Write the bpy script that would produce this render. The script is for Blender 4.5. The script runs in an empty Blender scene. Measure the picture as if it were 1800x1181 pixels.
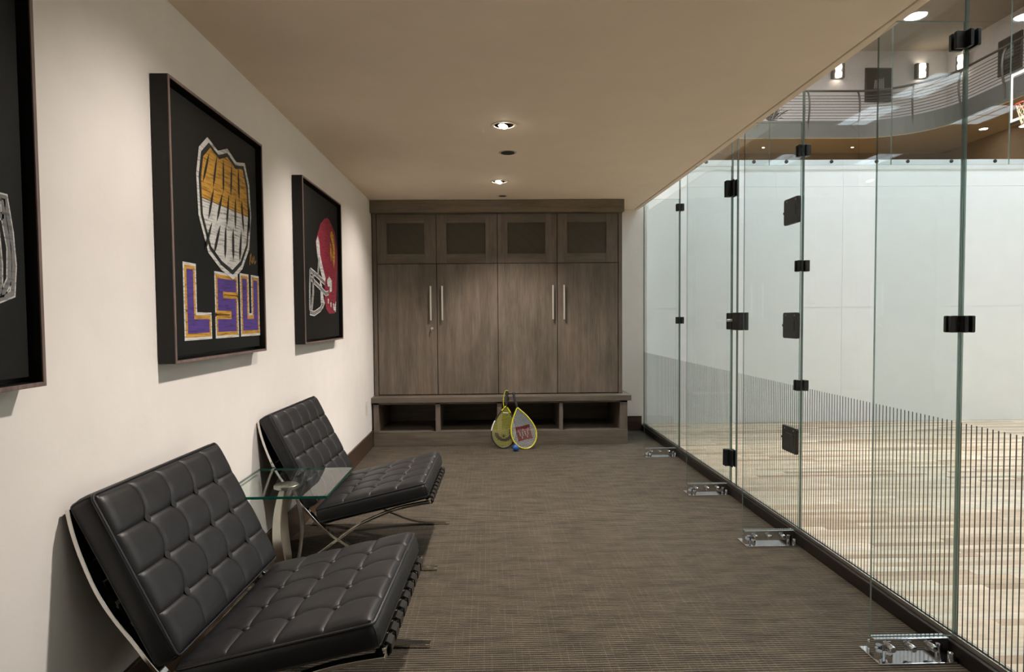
import bpy, math, random
from mathutils import Vector, Matrix
random.seed(7)
sc = bpy.context.scene
C = sc.collection
PI = math.pi

# ------------------------------------------------------------------ camera
F_PX = 1126.15
YAW, PITCH, ROLL = 0.02121, 0.03956, -0.00863
CAM = (-.0017, .0364, 1.2856)
fwd = Vector((math.sin(YAW)*math.cos(PITCH), math.cos(YAW)*math.cos(PITCH), -math.sin(PITCH)))
rt = Vector((math.cos(YAW), -math.sin(YAW), 0)); up = rt.cross(fwd)
r2 = rt*math.cos(ROLL) + up*math.sin(ROLL); u2 = -rt*math.sin(ROLL) + up*math.cos(ROLL)
cam = bpy.data.cameras.new('camera'); cam.sensor_width = 36.0; cam.lens = F_PX/1800*36.0
cam.shift_x = .00968; cam.shift_y = .00669        # slight rise of the lens
cam.clip_start = 0.05; cam.clip_end = 200
co = bpy.data.objects.new('camera', cam); C.objects.link(co)
co.matrix_world = Matrix(((r2.x, u2.x, -fwd.x, CAM[0]), (r2.y, u2.y, -fwd.y, CAM[1]), (r2.z, u2.z, -fwd.z, CAM[2]), (0, 0, 0, 1)))
sc.camera = co

# ------------------------------------------------------------------ world, exposure
w = bpy.data.worlds.new('world'); sc.world = w; w.use_nodes = True
w.node_tree.nodes['Background'].inputs[0].default_value = (0.9, 0.92, 1.0, 1)
w.node_tree.nodes['Background'].inputs[1].default_value = 0.02
vs = sc.view_settings
vs.view_transform = 'Standard'; vs.look = 'None'; vs.gamma = 1.0; vs.use_curve_mapping = False
vs.exposure = 1.0
try:
    sc.cycles.max_bounces = 8; sc.cycles.diffuse_bounces = 5; sc.cycles.glossy_bounces = 4
    sc.cycles.transparent_max_bounces = 28; sc.cycles.transmission_bounces = 6
    sc.cycles.use_adaptive_sampling = True; sc.cycles.adaptive_threshold = .02
    sc.cycles.sample_clamp_indirect = 6.0; sc.cycles.caustics_reflective = False; sc.cycles.caustics_refractive = False
except Exception: pass

# lamp strengths
SPOT_W = 37.0        # recessed wall washers of the room
FLOOD_W = 94.0        # soft downward part of the same lamps
COURT_E = 5.0        # court ceiling panels
WASH_E = 100.0         # court wall washers
GYM_E = 80.0          # added gym ceiling panels
WARM = (1.0, 0.90, 0.825)

# ------------------------------------------------------------------ materials
def new_mat(name):
    m = bpy.data.materials.new(name); m.use_nodes = True
    nt = m.node_tree; nt.nodes.clear()
    out = nt.nodes.new('ShaderNodeOutputMaterial')
    return m, nt, out
def N(nt, typ, **kw):
    n = nt.nodes.new(typ)
    for k, v in kw.items(): setattr(n, k, v)
    return n
def coords(nt, scale=(1, 1, 1), kind='Object'):
    tc = N(nt, 'ShaderNodeTexCoord'); mp = N(nt, 'ShaderNodeMapping')
    mp.inputs['Scale'].default_value = scale
    nt.links.new(tc.outputs[kind], mp.inputs[0]); return mp.outputs[0]
def noise(nt, vec, scale, detail=3, rough=.55):
    n = N(nt, 'ShaderNodeTexNoise'); n.inputs['Scale'].default_value = scale
    n.inputs['Detail'].default_value = detail; n.inputs['Roughness'].default_value = rough
    nt.links.new(vec, n.inputs['Vector']); return n.outputs['Fac']
def ramp(nt, fac, stops):
    r = N(nt, 'ShaderNodeValToRGB'); e = r.color_ramp.elements
    e[0].position, e[0].color = stops[0][0], (*stops[0][1], 1)
    e[1].position, e[1].color = stops[-1][0], (*stops[-1][1], 1)
    for p, c in stops[1:-1]:
        x = e.new(p); x.color = (*c, 1)
    nt.links.new(fac, r.inputs[0]); return r.outputs[0]
def math_(nt, op, a, b=None, c=None):
    n = N(nt, 'ShaderNodeMath', operation=op)
    for i, v in enumerate((a, b, c)):
        if v is None: continue
        if isinstance(v, (int, float)): n.inputs[i].default_value = v
        else: nt.links.new(v, n.inputs[i])
    return n.outputs[0]
def mixc(nt, fac, a, b, blend='MIX'):
    n = N(nt, 'ShaderNodeMix', data_type='RGBA', blend_type=blend)
    for i, v in ((0, fac), (6, a), (7, b)):
        if isinstance(v, (int, float)): n.inputs[i].default_value = v
        elif isinstance(v, tuple): n.inputs[i].default_value = (*v, 1)
        else: nt.links.new(v, n.inputs[i])
    return n.outputs[2]
def bsdf(nt, out, color=None, rough=.5, metal=0, spec=.5, bump=None, bstr=.2, bdist=.01, **kw):
    b = N(nt, 'ShaderNodeBsdfPrincipled')
    if isinstance(color, tuple): b.inputs['Base Color'].default_value = (*color, 1)
    elif color is not None: nt.links.new(color, b.inputs['Base Color'])
    if isinstance(rough, (int, float)): b.inputs['Roughness'].default_value = rough
    else: nt.links.new(rough, b.inputs['Roughness'])
    b.inputs['Metallic'].default_value = metal
    b.inputs['Specular IOR Level'].default_value = spec
    for k, v in kw.items(): b.inputs[k].default_value = v
    if bump is not None:
        bp = N(nt, 'ShaderNodeBump'); bp.inputs['Strength'].default_value = bstr; bp.inputs['Distance'].default_value = bdist
        nt.links.new(bump, bp.inputs['Height']); nt.links.new(bp.outputs[0], b.inputs['Normal'])
    nt.links.new(b.outputs[0], out.inputs[0]); return b

def plain(name, color, rough=.5, metal=0, spec=.5, var=.08, scale=20, bstr=0.0, **kw):
    m, nt, out = new_mat(name)
    v = coords(nt); f = noise(nt, v, scale)
    lo = tuple(max(0, c*(1-var)) for c in color); hi = tuple(min(1, c*(1+var)) for c in color)
    col = ramp(nt, f, [(.3, lo), (.7, hi)])
    bsdf(nt, out, col, rough, metal, spec, f if bstr else None, bstr, .003, **kw)
    return m
def emit(name, color, strength):
    m, nt, out = new_mat(name)
    e = N(nt, 'ShaderNodeEmission'); e.inputs[0].default_value = (*color, 1); e.inputs[1].default_value = strength
    nt.links.new(e.outputs[0], out.inputs[0]); return m

def plaster(name, color, bstr=.35):
    m, nt, out = new_mat(name)
    v = coords(nt); f = noise(nt, v, 5, 4); g = noise(nt, v, 38, 3)
    col = ramp(nt, f, [(.3, tuple(c*.96 for c in color)), (.7, color)])
    h = math_(nt, 'ADD', math_(nt, 'MULTIPLY', f, 1.0), math_(nt, 'MULTIPLY', g, .12))
    bsdf(nt, out, col, .75, 0, .25, h, bstr, .02); return m
M = {}
M['wall'] = plaster('wall_plaster', (.80, .765, .725), .16)
M['ceiling'] = plaster('ceiling_plaster', (.87, .75, .615), .15)  # tan tint puts the warm bounce light into the colour
M['court_wall'] = plaster('court_wall_white', (.84, .86, .86), .06)
M['court_ceiling'] = plain('court_ceiling_paint', (.36, .33, .30), .8)
M['white_paint'] = plain('white_paint', (.8, .8, .78), .5)
M['gym_upper'] = plain('gym_grey_paint', (.55, .54, .56), .7)
M['gym_brown'] = plain('gym_brown_paint', (.17, .115, .065), .7)
M['gym_soffit'] = plain('gym_tan_paint', (.30, .22, .12), .8)
M['gym_ceiling'] = plain('gym_ceiling_paint', (.30, .25, .20), .8)
M['fascia'] = plain('fascia_grey_paint', (.040, .043, .042), .6)
M['rail_metal'] = plain('rail_dark_metal', (.022, .02, .018), .5, .2)
M['black_metal'] = plain('black_metal', (.006, .006, .006), .38, 0, .5)
M['chrome'] = plain('chrome', (.72, .70, .66), .10, 1, .5, var=.02)
M['steel'] = plain('brushed_steel', (.56, .53, .47), .30, 1, .5, var=.06)
M['nickel'] = plain('satin_nickel', (.92, .89, .80), .42, 1, var=.03)
M['polished'] = plain('polished_steel', (.75, .77, .80), .07, 1, var=.02)
M['black_plastic'] = plain('black_plastic', (.012, .012, .012), .45)
M['trim_ring'] = plain('ceiling_trim_paint', (.55, .48, .40), .5)
M['recess_shade'] = plain('recess_shade_paint', (.02, .015, .012), .8)  # dark colour stands in for the shade inside openings and grooves
M['switch'] = plain('switch_plastic', (.72, .69, .62), .4, var=.02)
M['ball'] = plain('blue_rubber', (.02, .09, .36), .45, var=.05)
M['yellow'] = plain('yellow_gloss_paint', (.62, .58, .03), .3, var=.06)
M['white_gloss'] = plain('white_gloss', (.8, .8, .78), .3)
M['string_yellow'] = plain('yellow_string', (.55, .55, .10), .4)
M['string_white'] = plain('pale_string', (.55, .60, .62), .4)
M['string_dark'] = plain('dark_ink_string', (.035, .03, .025), .5)
M['string_red'] = plain('red_ink_string', (.32, .03, .045), .5)
M['grip'] = plain('grip_tape', (.02, .02, .022), .6, bstr=.3)
M['rim_red'] = plain('rim_orange_red', (.62, .06, .03), .4)
M['net'] = plain('net_cord', (.66, .60, .46), .8)
M['leaf'] = plain('dark_leaf', (.03, .035, .03), .6)
M['stripe'] = plain('etched_stripe', (.075, .07, .062), .7, spec=.2)

def wood(name, c0, c1, c2, axis='z', rough=.42, sc_=1.0, bstr=.08):
    m, nt, out = new_mat(name)
    long_, short = .55*sc_, 9.0*sc_
    s = {'z': (short, short, long_), 'x': (long_, short, short), 'y': (short, long_, short)}[axis]
    v = coords(nt, s); f = noise(nt, v, 2.2, 5, .6)
    v2 = coords(nt, tuple(a*4 for a in s)); g = noise(nt, v2, 3.0, 3)
    v3 = coords(nt); bl = noise(nt, v3, 2.3, 3)
    col = ramp(nt, f, [(.28, c0), (.5, c1), (.74, c2)])
    col = mixc(nt, .35, col, ramp(nt, g, [(.35, c0), (.65, c2)]))
    col = mixc(nt, math_(nt, 'MULTIPLY', bl, .55), col, c0)
    bl2 = noise(nt, coords(nt, tuple(1.0 if a > 2 else .45 for a in s)), 3.4, 4, .65)
    col = mixc(nt, 1.0, col, ramp(nt, bl2, [(.3, (.74, .76, .74)), (.52, (1, 1, 1)), (.7, (1.12, 1.04, 1.0))]), 'MULTIPLY')
    bsdf(nt, out, col, rough, 0, .4, g, bstr, .004); return m
M['cab'] = wood('grey_stained_wood', (.100, .080, .062), (.168, .138, .110), (.250, .210, .170), 'z')
M['cab_h'] = wood('grey_stained_wood_rail', (.092, .075, .057), (.155, .128, .101), (.220, .185, .148), 'x')
M['cab_dark'] = wood('grey_stained_wood_crown', (.115, .092, .064), (.185, .150, .108), (.250, .205, .152), 'x')
M['carcass_shade'] = wood('carcass_wood_gap_shade', (.02, .015, .010), (.035, .027, .019), (.05, .04, .029), 'z')  # carcass darkened to put shade into the door gaps
M['brown'] = wood('brown_stained_wood', (.030, .016, .010), (.060, .034, .021), (.095, .056, .036), 'y', .35)
M['brown_x'] = wood('brown_stained_wood_back', (.030, .016, .010), (.060, .034, .021), (.095, .056, .036), 'x', .35)
M['kerb'] = wood('dark_kerb_wood', (.006, .004, .0035), (.013, .009, .007), (.022, .016, .012), 'y', .35)
M['frame_dark'] = wood('dark_frame_wood', (.003, .002, .0017), (.005, .0035, .003), (.008, .0055, .0045), 'z', .5)
M['frame_lip'] = wood('weathered_frame_lip', (.10, .065, .055), (.19, .135, .12), (.30, .23, .21), 'z', .45, 2.0)
M['canvas'] = plain('black_canvas', (.0065, .0068, .006), .6, spec=.25, var=.1, scale=300, bstr=.15)

def planks_mat(i):
    t = [(.90, .70, .50), (.76, .555, .375), (.93, .775, .585), (.62, .435, .285), (.84, .65, .46), (.92, .73, .525)][i]
    return wood('court_plank_%d' % i, tuple(c*.62 for c in t), t, tuple(min(1, c*1.12) for c in t), 'x', .24, 1.0, .02)
PL = [planks_mat(i) for i in range(6)]

def weave_mat():
    m, nt, out = new_mat('woven_cane_panel')
    tc = N(nt, 'ShaderNodeTexCoord'); sp = N(nt, 'ShaderNodeSeparateXYZ'); nt.links.new(tc.outputs['Object'], sp.inputs[0])
    d1 = math_(nt, 'ADD', sp.outputs[0], sp.outputs[2]); d2 = math_(nt, 'SUBTRACT', sp.outputs[0], sp.outputs[2])
    def saw(v, p): return math_(nt, 'PINGPONG', v, p)
    a = math_(nt, 'MULTIPLY', saw(d1, .006), 1/.006); b = math_(nt, 'MULTIPLY', saw(d2, .006), 1/.006)
    sel = math_(nt, 'GREATER_THAN', math_(nt, 'PINGPONG', d1, .05), .025)
    h = math_(nt, 'ADD', math_(nt, 'MULTIPLY', a, sel), math_(nt, 'MULTIPLY', b, math_(nt, 'SUBTRACT', 1.0, sel)))
    col = ramp(nt, h, [(.05, (.022, .020, .016)), (.9, (.125, .112, .088))])
    bsdf(nt, out, col, .6, 0, .3, h, .5, .004); return m
M['weave'] = weave_mat()

def carpet_mat():
    m, nt, out = new_mat('woven_loop_carpet')
    tc = N(nt, 'ShaderNodeTexCoord'); sp = N(nt, 'ShaderNodeSeparateXYZ'); nt.links.new(tc.outputs['Object'], sp.inputs[0])
    X, Y = sp.outputs[0], sp.outputs[1]
    st = noise(nt, coords(nt, (3.2, 62, 1)), 1.0, 2, .6)        # long dark weft streaks
    st2 = noise(nt, coords(nt, (60, 4.0, 1)), 1.0, 2, .6)
    big = noise(nt, coords(nt), 1.6, 3)
    wob = math_(nt, 'MULTIPLY', noise(nt, coords(nt), 40, 1), .004)
    rows = math_(nt, 'SINE', math_(nt, 'MULTIPLY', math_(nt, 'ADD', Y, wob), 2*PI/.0155))
    loops = math_(nt, 'SINE', math_(nt, 'MULTIPLY', math_(nt, 'ADD', X, wob), 2*PI/.0058))
    rows01 = math_(nt, 'MULTIPLY_ADD', rows, .5, .5); loops01 = math_(nt, 'MULTIPLY_ADD', loops, .5, .5)
    h = math_(nt, 'MULTIPLY_ADD', math_(nt, 'MULTIPLY', rows01, loops01), .5, math_(nt, 'MULTIPLY', rows01, .5))
    base = ramp(nt, h, [(.0, (.020, .016, .010)), (.35, (.062, .052, .038)), (1.0, (.205, .176, .134))])
    dark = math_(nt, 'MULTIPLY', math_(nt, 'LESS_THAN', st, .455), math_(nt, 'LESS_THAN', rows01, .55))
    base = mixc(nt, math_(nt, 'MULTIPLY', dark, .85), base, (.018, .014, .010))
    lx = math_(nt, 'LESS_THAN', math_(nt, 'PINGPONG', X, .0145), .0016)
    ly = math_(nt, 'LESS_THAN', math_(nt, 'PINGPONG', Y, .0155), .0014)
    li = math_(nt, 'MULTIPLY', math_(nt, 'MAXIMUM', lx, ly), math_(nt, 'MULTIPLY', math_(nt, 'GREATER_THAN', st2, .50), .20))
    base = mixc(nt, li, base, (.24, .21, .165))
    base = mixc(nt, math_(nt, 'MULTIPLY', big, .35), base, (.088, .068, .048))
    pt = noise(nt, coords(nt, (5, 17, 1)), 1.0, 4, .65)
    base = mixc(nt, 1.0, base, ramp(nt, pt, [(.32, (.70, .70, .70)), (.5, (1, 1, 1)), (.68, (1.25, 1.22, 1.16))]), 'MULTIPLY')
    bsdf(nt, out, base, .9, 0, .15, h, .6, .006); return m
M['carpet'] = carpet_mat()

def leather_mat():
    m, nt, out = new_mat('black_leather')
    v = coords(nt); f = noise(nt, v, 420, 2); g = noise(nt, v, 16, 3)
    col = ramp(nt, g, [(.3, (.006, .006, .0068)), (.7, (.0095, .0095, .0105))])
    r = math_(nt, 'MULTIPLY_ADD', g, .16, .40)
    h = math_(nt, 'ADD', math_(nt, 'MULTIPLY', f, .18), g)
    bsdf(nt, out, col, r, 0, .46, h, .16, .006); return m
M['leather'] = leather_mat()
M['piping'] = plain('leather_piping', (.011, .011, .012), .36, spec=.55)
M['strap'] = plain('saddle_leather', (.010, .009, .009), .30, spec=.6)

def glass_mat(name, tint, refl=1.0):
    """clear architectural glass: tinted straight-through light plus Fresnel mirror on the outer side"""
    m, nt, out = new_mat(name)
    tr = N(nt, 'ShaderNodeBsdfTransparent'); tr.inputs[0].default_value = (*tint, 1)
    gl = N(nt, 'ShaderNodeBsdfGlossy'); gl.inputs['Roughness'].default_value = 0.0
    lw = N(nt, 'ShaderNodeLayerWeight'); lw.inputs[0].default_value = .5
    geo = N(nt, 'ShaderNodeNewGeometry')
    p5 = math_(nt, 'POWER', lw.outputs['Facing'], 5.0)
    fr = math_(nt, 'MULTIPLY_ADD', p5, .93, .045*refl)
    fr = math_(nt, 'MULTIPLY', fr, math_(nt, 'SUBTRACT', 1.0, geo.outputs['Backfacing']))
    mx = N(nt, 'ShaderNodeMixShader')
    nt.links.new(fr, mx.inputs[0]); nt.links.new(tr.outputs[0], mx.inputs[1]); nt.links.new(gl.outputs[0], mx.inputs[2])
    nt.links.new(mx.outputs[0], out.inputs[0]); return m
M['glass'] = glass_mat('clear_glass', (.965, .974, .974))
M['fin_glass'] = glass_mat('green_tinted_glass', (.925, .947, .943))
M['table_glass'] = glass_mat('table_glass', (.93, .965, .95), 1.6)
def edge_mat(name, col, fac):
    m, nt, out = new_mat(name)
    tr = N(nt, 'ShaderNodeBsdfTransparent'); tr.inputs[0].default_value = (*col, 1)
    b = N(nt, 'ShaderNodeBsdfPrincipled'); b.inputs['Base Color'].default_value = (*col, 1); b.inputs['Roughness'].default_value = .12
    nz = noise(nt, coords(nt), 6, 2)
    mx = N(nt, 'ShaderNodeMixShader'); nt.links.new(math_(nt, 'MULTIPLY_ADD', nz, .1, fac), mx.inputs[0])
    nt.links.new(tr.outputs[0], mx.inputs[1]); nt.links.new(b.outputs[0], mx.inputs[2]); nt.links.new(mx.outputs[0], out.inputs[0]); return m
M['edge'] = edge_mat('green_glass_edge', (.26, .34, .31), .30)
M['table_edge'] = edge_mat('green_table_edge', (.008, .10, .07), .62)

def chalk(name, col, cut=.5, ang=.9, bg=(.010, .0105, .0095)):
    m, nt, out = new_mat(name)
    tc = N(nt, 'ShaderNodeTexCoord'); mp = N(nt, 'ShaderNodeMapping')
    mp.inputs['Rotation'].default_value = (ang, 0, 0); mp.inputs['Scale'].default_value = (1, 9, 120)
    nt.links.new(tc.outputs['Object'], mp.inputs[0])
    wv = noise(nt, mp.outputs[0], 1.0, 3, .6)
    c = ramp(nt, wv, [(cut-.14, tuple(a*.20+b*.8 for a, b in zip(col, bg))), (cut+.10, col)])
    bsdf(nt, out, c, .6, 0, .3); return m
M['ch_white'] = chalk('chalk_white', (.62, .62, .60), .42)
M['ch_gold'] = chalk('chalk_gold', (.56, .30, .045), .44, 1.2)
M['ch_purple'] = chalk('chalk_purple', (.085, .045, .24), .40, .7)
M['ch_red'] = chalk('chalk_crimson', (.27, .022, .045), .42, 1.1)
M['ch_grey'] = chalk('chalk_grey', (.20, .20, .20), .40, .5)
M['ch_black'] = plain('ink_black', (.010, .0105, .0095), .55)

# ------------------------------------------------------------------ mesh helpers
class MB:
    def __init__(s): s.v, s.f, s.m = [], [], []
    def add(s, verts, faces, mi=0):
        o = len(s.v); s.v += [tuple(p) for p in verts]
        for f in faces: s.f.append(tuple(i+o for i in f)); s.m.append(mi)
        return s
    def box(s, x0, x1, y0, y1, z0, z1, mi=0):
        v = [(x0,y0,z0),(x1,y0,z0),(x1,y1,z0),(x0,y1,z0),(x0,y0,z1),(x1,y0,z1),(x1,y1,z1),(x0,y1,z1)]
        return s.add(v, [(0,3,2,1),(4,5,6,7),(0,1,5,4),(1,2,6,5),(2,3,7,6),(3,0,4,7)], mi)
    def pane(s, x0, x1, y0, y1, z0, z1, thin, em=1):
        """box whose two broad faces are slot 0 and whose edges are slot 1"""
        n = len(s.m); s.box(x0, x1, y0, y1, z0, z1)
        order = ['z','z','y','x','y','x']
        for i, a in enumerate(order): s.m[n+i] = 0 if a == thin else em
        return s
    def prism(s, pts, d0, d1, axis='y', mi=0, smi=None):
        """polygon pts (2-D) extruded between d0 and d1 along axis"""
        def mk(p, d):
            a, b = p
            return {'y': (a, d, b), 'x': (d, a, b), 'z': (a, b, d)}[axis]
        n = len(pts); v = [mk(p, d0) for p in pts] + [mk(p, d1) for p in pts]
        s.add(v, [tuple(range(n)), tuple(range(2*n-1, n-1, -1))], mi)
        o = len(s.v)-2*n
        for i in range(n):
            j = (i+1) % n
            s.f.append((o+i, o+n+i, o+n+j, o+j)); s.m.append(mi if smi is None else smi)
        return s
    def tube(s, path, r, seg=8, closed=False, cap=True, mi=0, rz=None):
        P = [Vector(p) for p in path]; n = len(P); rings = []
        prev = None
        for i, p in enumerate(P):
            if closed: t = P[(i+1) % n]-P[i-1]
            else: t = P[min(i+1, n-1)]-P[max(i-1, 0)]
            t.normalize()
            a = prev if prev is not None else (Vector((0,0,1)) if abs(t.z) < .9 else Vector((1,0,0)))
            u = a - t*a.dot(t); u.normalize(); b = t.cross(u); prev = u
            rr = r(i/(n-1)) if callable(r) else r
            rings.append([p + u*rr*math.cos(2*PI*k/seg) + b*(rz or rr)*math.sin(2*PI*k/seg) for k in range(seg)])
        o = len(s.v)
        for R in rings: s.v += [tuple(q) for q in R]
        m_ = n if closed else n-1
        for i in range(m_):
            j = (i+1) % n
            for k in range(seg):
                l = (k+1) % seg
                s.f.append((o+i*seg+k, o+i*seg+l, o+j*seg+l, o+j*seg+k)); s.m.append(mi)
        if cap and not closed:
            s.f.append(tuple(o+k for k in range(seg-1, -1, -1))); s.m.append(mi)
            s.f.append(tuple(o+(n-1)*seg+k for k in range(seg))); s.m.append(mi)
        return s
    def band(s, path, y0, y1, t, mi=0):
        """flat bar following a path in the xz plane: spans y0..y1, thickness t"""
        P = [Vector((p[0], 0, p[1])) for p in path]; n = len(P); o = len(s.v)
        for i, p in enumerate(P):
            d = P[min(i+1, n-1)]-P[max(i-1, 0)]; d.normalize(); nn = Vector((-d.z, 0, d.x))*t/2
            for q, y in ((p-nn, y0), (p-nn, y1), (p+nn, y1), (p+nn, y0)): s.v.append((q.x, y, q.z))
        for i in range(n-1):
            for k in range(4):
                l = (k+1) % 4
                s.f.append((o+i*4+k, o+i*4+l, o+i*4+4+l, o+i*4+4+k)); s.m.append(mi)
        s.f.append((o+3, o+2, o+1, o)); s.m.append(mi)
        e = o+(n-1)*4; s.f.append((e, e+1, e+2, e+3)); s.m.append(mi)
        return s
    def lathe(s, prof, c=(0,0,0), seg=24, axis='z', mi=0):
        o = len(s.v); n = len(prof)
        for r, h in prof:
            for k in range(seg):
                a = 2*PI*k/seg; p = (r*math.cos(a), r*math.sin(a), h)
                if axis == 'y': p = (p[0], p[2], p[1])
                if axis == 'x': p = (p[2], p[0], p[1])
                s.v.append((p[0]+c[0], p[1]+c[1], p[2]+c[2]))
        for i in range(n-1):
            for k in range(seg):
                l = (k+1) % seg
                s.f.append((o+i*seg+k, o+i*seg+l, o+(i+1)*seg+l, o+(i+1)*seg+k)); s.m.append(mi)
        s.f.append(tuple(o+k for k in range(seg-1, -1, -1))); s.m.append(mi)
        s.f.append(tuple(o+(n-1)*seg+k for k in range(seg))); s.m.append(mi)
        return s
    def mesh(s, name, mats, smooth=False):
        me = bpy.data.meshes.new(name); me.from_pydata(s.v, [], s.f)
        for m in mats: me.materials.append(m)
        for p, i in zip(me.polygons, s.m): p.material_index = i
        import bmesh
        bm = bmesh.new(); bm.from_mesh(me); bmesh.ops.recalc_face_normals(bm, faces=bm.faces); bm.to_mesh(me); bm.free()
        if smooth:
            me.polygons.foreach_set('use_smooth', [True]*len(me.polygons))
            try: me.set_sharp_from_angle(angle=math.radians(38))
            except Exception: pass
        me.update(); return me
def obj(name, mb, mats, parent=None, smooth=False, bevel=0, loc=None):
    if not isinstance(mats, (list, tuple)): mats = [mats]
    me = mb.mesh(name, mats, smooth) if isinstance(mb, MB) else mb
    o = bpy.data.objects.new(name, me); C.objects.link(o)
    if parent: o.parent = parent
    if loc: o.location = loc
    if bevel:
        b = o.modifiers.new('bevel', 'BEVEL'); b.width = bevel; b.segments = 2; b.limit_method = 'ANGLE'; b.angle_limit = math.radians(40)
    return o
def tag(o, label, cat, group=None):
    o['label'] = label; o['category'] = cat
    if group: o['group'] = group
    return o
def thing(name, label, cat, loc=(0,0,0), rotz=0, group=None):
    o = bpy.data.objects.new(name, None); C.objects.link(o); o.location = loc; o.rotation_euler = (0, 0, rotz)
    o.empty_display_size = .1
    return tag(o, label, cat, group)
def struct(name, mb, mats, label=None, **kw):
    o = obj(name, mb, mats, **kw); o['kind'] = 'structure'
    if label: o['label'] = label
    return o
def copy_tree(o, parent=None):
    c = o.copy(); C.objects.link(c); c.parent = parent
    for ch in list(o.children): copy_tree(ch, c)
    return c
def smooth_path(pts, n=6):
    P = [Vector(p) for p in pts]; out = []
    for i in range(len(P)-1):
        a, b, c, d = P[max(i-1, 0)], P[i], P[i+1], P[min(i+2, len(P)-1)]
        for k in range(n):
            t = k/n
            out.append(.5*((2*b)+(-a+c)*t+(2*a-5*b+4*c-d)*t*t+(-a+3*b-3*c+d)*t**3))
    out.append(P[-1]); return out
def lamp(name, typ, loc, energy, color, target=None, **kw):
    l = bpy.data.lights.new(name, typ); l.energy = energy; l.color = color
    for k, v in kw.items(): setattr(l, k, v)
    o = bpy.data.objects.new(name, l); C.objects.link(o); o.location = loc
    if target is not None:
        d = Vector(target)-Vector(loc); o.rotation_euler = d.to_track_quat('-Z', 'Y').to_euler()
    return o

# ------------------------------------------------------------------ key dimensions (metres)
XL, ZC, XS = -1.180, 2.470, 1.680           # left wall, ceiling, ceiling edge
XG = 1.744                                   # glass line
YB, YD, YW = 6.430, 6.600, 7.190             # bench front, cabinet doors, back wall
YK = -2.6                                    # wall behind the camera
YCW, ZCW, ZCC = 7.600, 3.115, 5.200          # court end wall, its top, court ceiling
XCF = 12.0                                   # court far side

# ------------------------------------------------------------------ room shell
struct('floor', MB().box(XL-.1, 1.716, YK, YW, -.1, 0), M['carpet'], 'grey brown woven loop carpet')
struct('ceiling', MB().box(XL-.1, 1.628, YK, YW, ZC, ZC+.14), M['ceiling'], 'plastered ceiling tinted tan for warm bounce light')
struct('trim_1', MB().box(1.636, XS, YK, YW, ZC-.002, ZC+.14), M['ceiling'], 'ceiling edge bead along the glass wall', bevel=.004)
struct('trim_2', MB().box(1.62, 1.642, YK, YW, ZC+.012, ZC+.13), M['recess_shade'], 'dark strip painted as shade in the ceiling edge groove')  # dark backing gives the groove its shade by colour
struct('wall_left', MB().box(XL-.14, XL, YK, YW+.1, 0, ZC+.1), M['wall'], 'cream plastered wall')
struct('wall_back', MB().box(XL-.14, 1.775, YW, YW+.12, 0, ZCC), M['wall'], 'cream plastered wall behind the lockers')
struct('wall_front', MB().box(XL-.14, XCF, YK-.12, YK, 0, ZCC), M['wall'], 'plastered wall behind the camera')
struct('wall_above', MB().box(1.56, 1.62, YK, YW, ZC+.14, ZCC), M['court_wall'], 'white wall above the low ceiling')
struct('baseboard_left', MB().box(XL, XL+.016, YK, YB+.02, 0, .165), M['brown'], 'brown stained wooden baseboard', bevel=.003)
struct('baseboard_back', MB().box(1.40, 1.715, YW-.016, YW, 0, .165), M['brown_x'], 'brown stained wooden baseboard', bevel=.003)
struct('trim_3', MB().box(1.716, 1.79, YK, YW, 0, .062), M['kerb'], 'dark wooden kerb under the glass wall', bevel=.003)
struct('trim_4', MB().box(1.733, 1.7375, YK, YW, .062, .082).box(1.7505, 1.755, YK, YW, .062, .082).box(1.733, 1.755, YK, YW, .060, .064),
       M['steel'], 'thin metal channel holding the glass wall')

# ------------------------------------------------------------------ court shell
fc = struct('floor_court', MB().box(1.79, XCF, YK, YCW, -.10, -.006), M['gym_brown'], 'pale maple strip floor of the ball court')
ROW, PH = .057, .006
rows_n = int((YCW-1.5)/ROW)
cells = []
for r in range(rows_n):
    y0 = 1.5 + r*ROW; x = 1.79 - random.uniform(0, .9)
    while x < 8.6:
        L = random.uniform(.55, 1.5); a, b = max(x, 1.79), min(x+L, 8.6)
        if b-a > .05: cells.append((a, b, y0, random.randrange(6), random.uniform(-.0006, .0006)))
        x += L
def in_view(a, b, y):
    # is any of the plank seen to the left of the frame's right edge, and how large
    return a < y*.80+.12
vis = sorted([c for c in cells if in_view(*c[:3])], key=lambda c: c[2])
near = vis[:300]; nearset = set(near)
cache = {}
for a, b, y0, mi, dz in near:
    L = round((b-a)/.05)*.05 or .05
    key = (L, mi)
    if key not in cache:
        cache[key] = MB().box(0, 1, .0005, ROW-.0005, -.006, 0).mesh('plank', [PL[mi]])
        cache[key].name = 'plank'
    o = obj('plank', cache[key], None, fc); o.location = (a+.0004, y0, dz); o.scale = (b-a-.0008, 1, 1)
rest = MB()
for c in cells:
    if c in nearset: continue
    a, b, y0, mi, dz = c
    rest.box(a+.0004, b-.0004, y0+.0005, y0+ROW-.0005, -.006, dz, mi)
rest.box(8.6, XCF, 1.5, YCW, -.006, 0, 0).box(1.79, XCF, YK, 1.5, -.006, 0, 4)
o = obj('planks_far', rest, PL, fc); o['kind'] = 'stuff'; o.name = 'plank_field'

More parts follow.
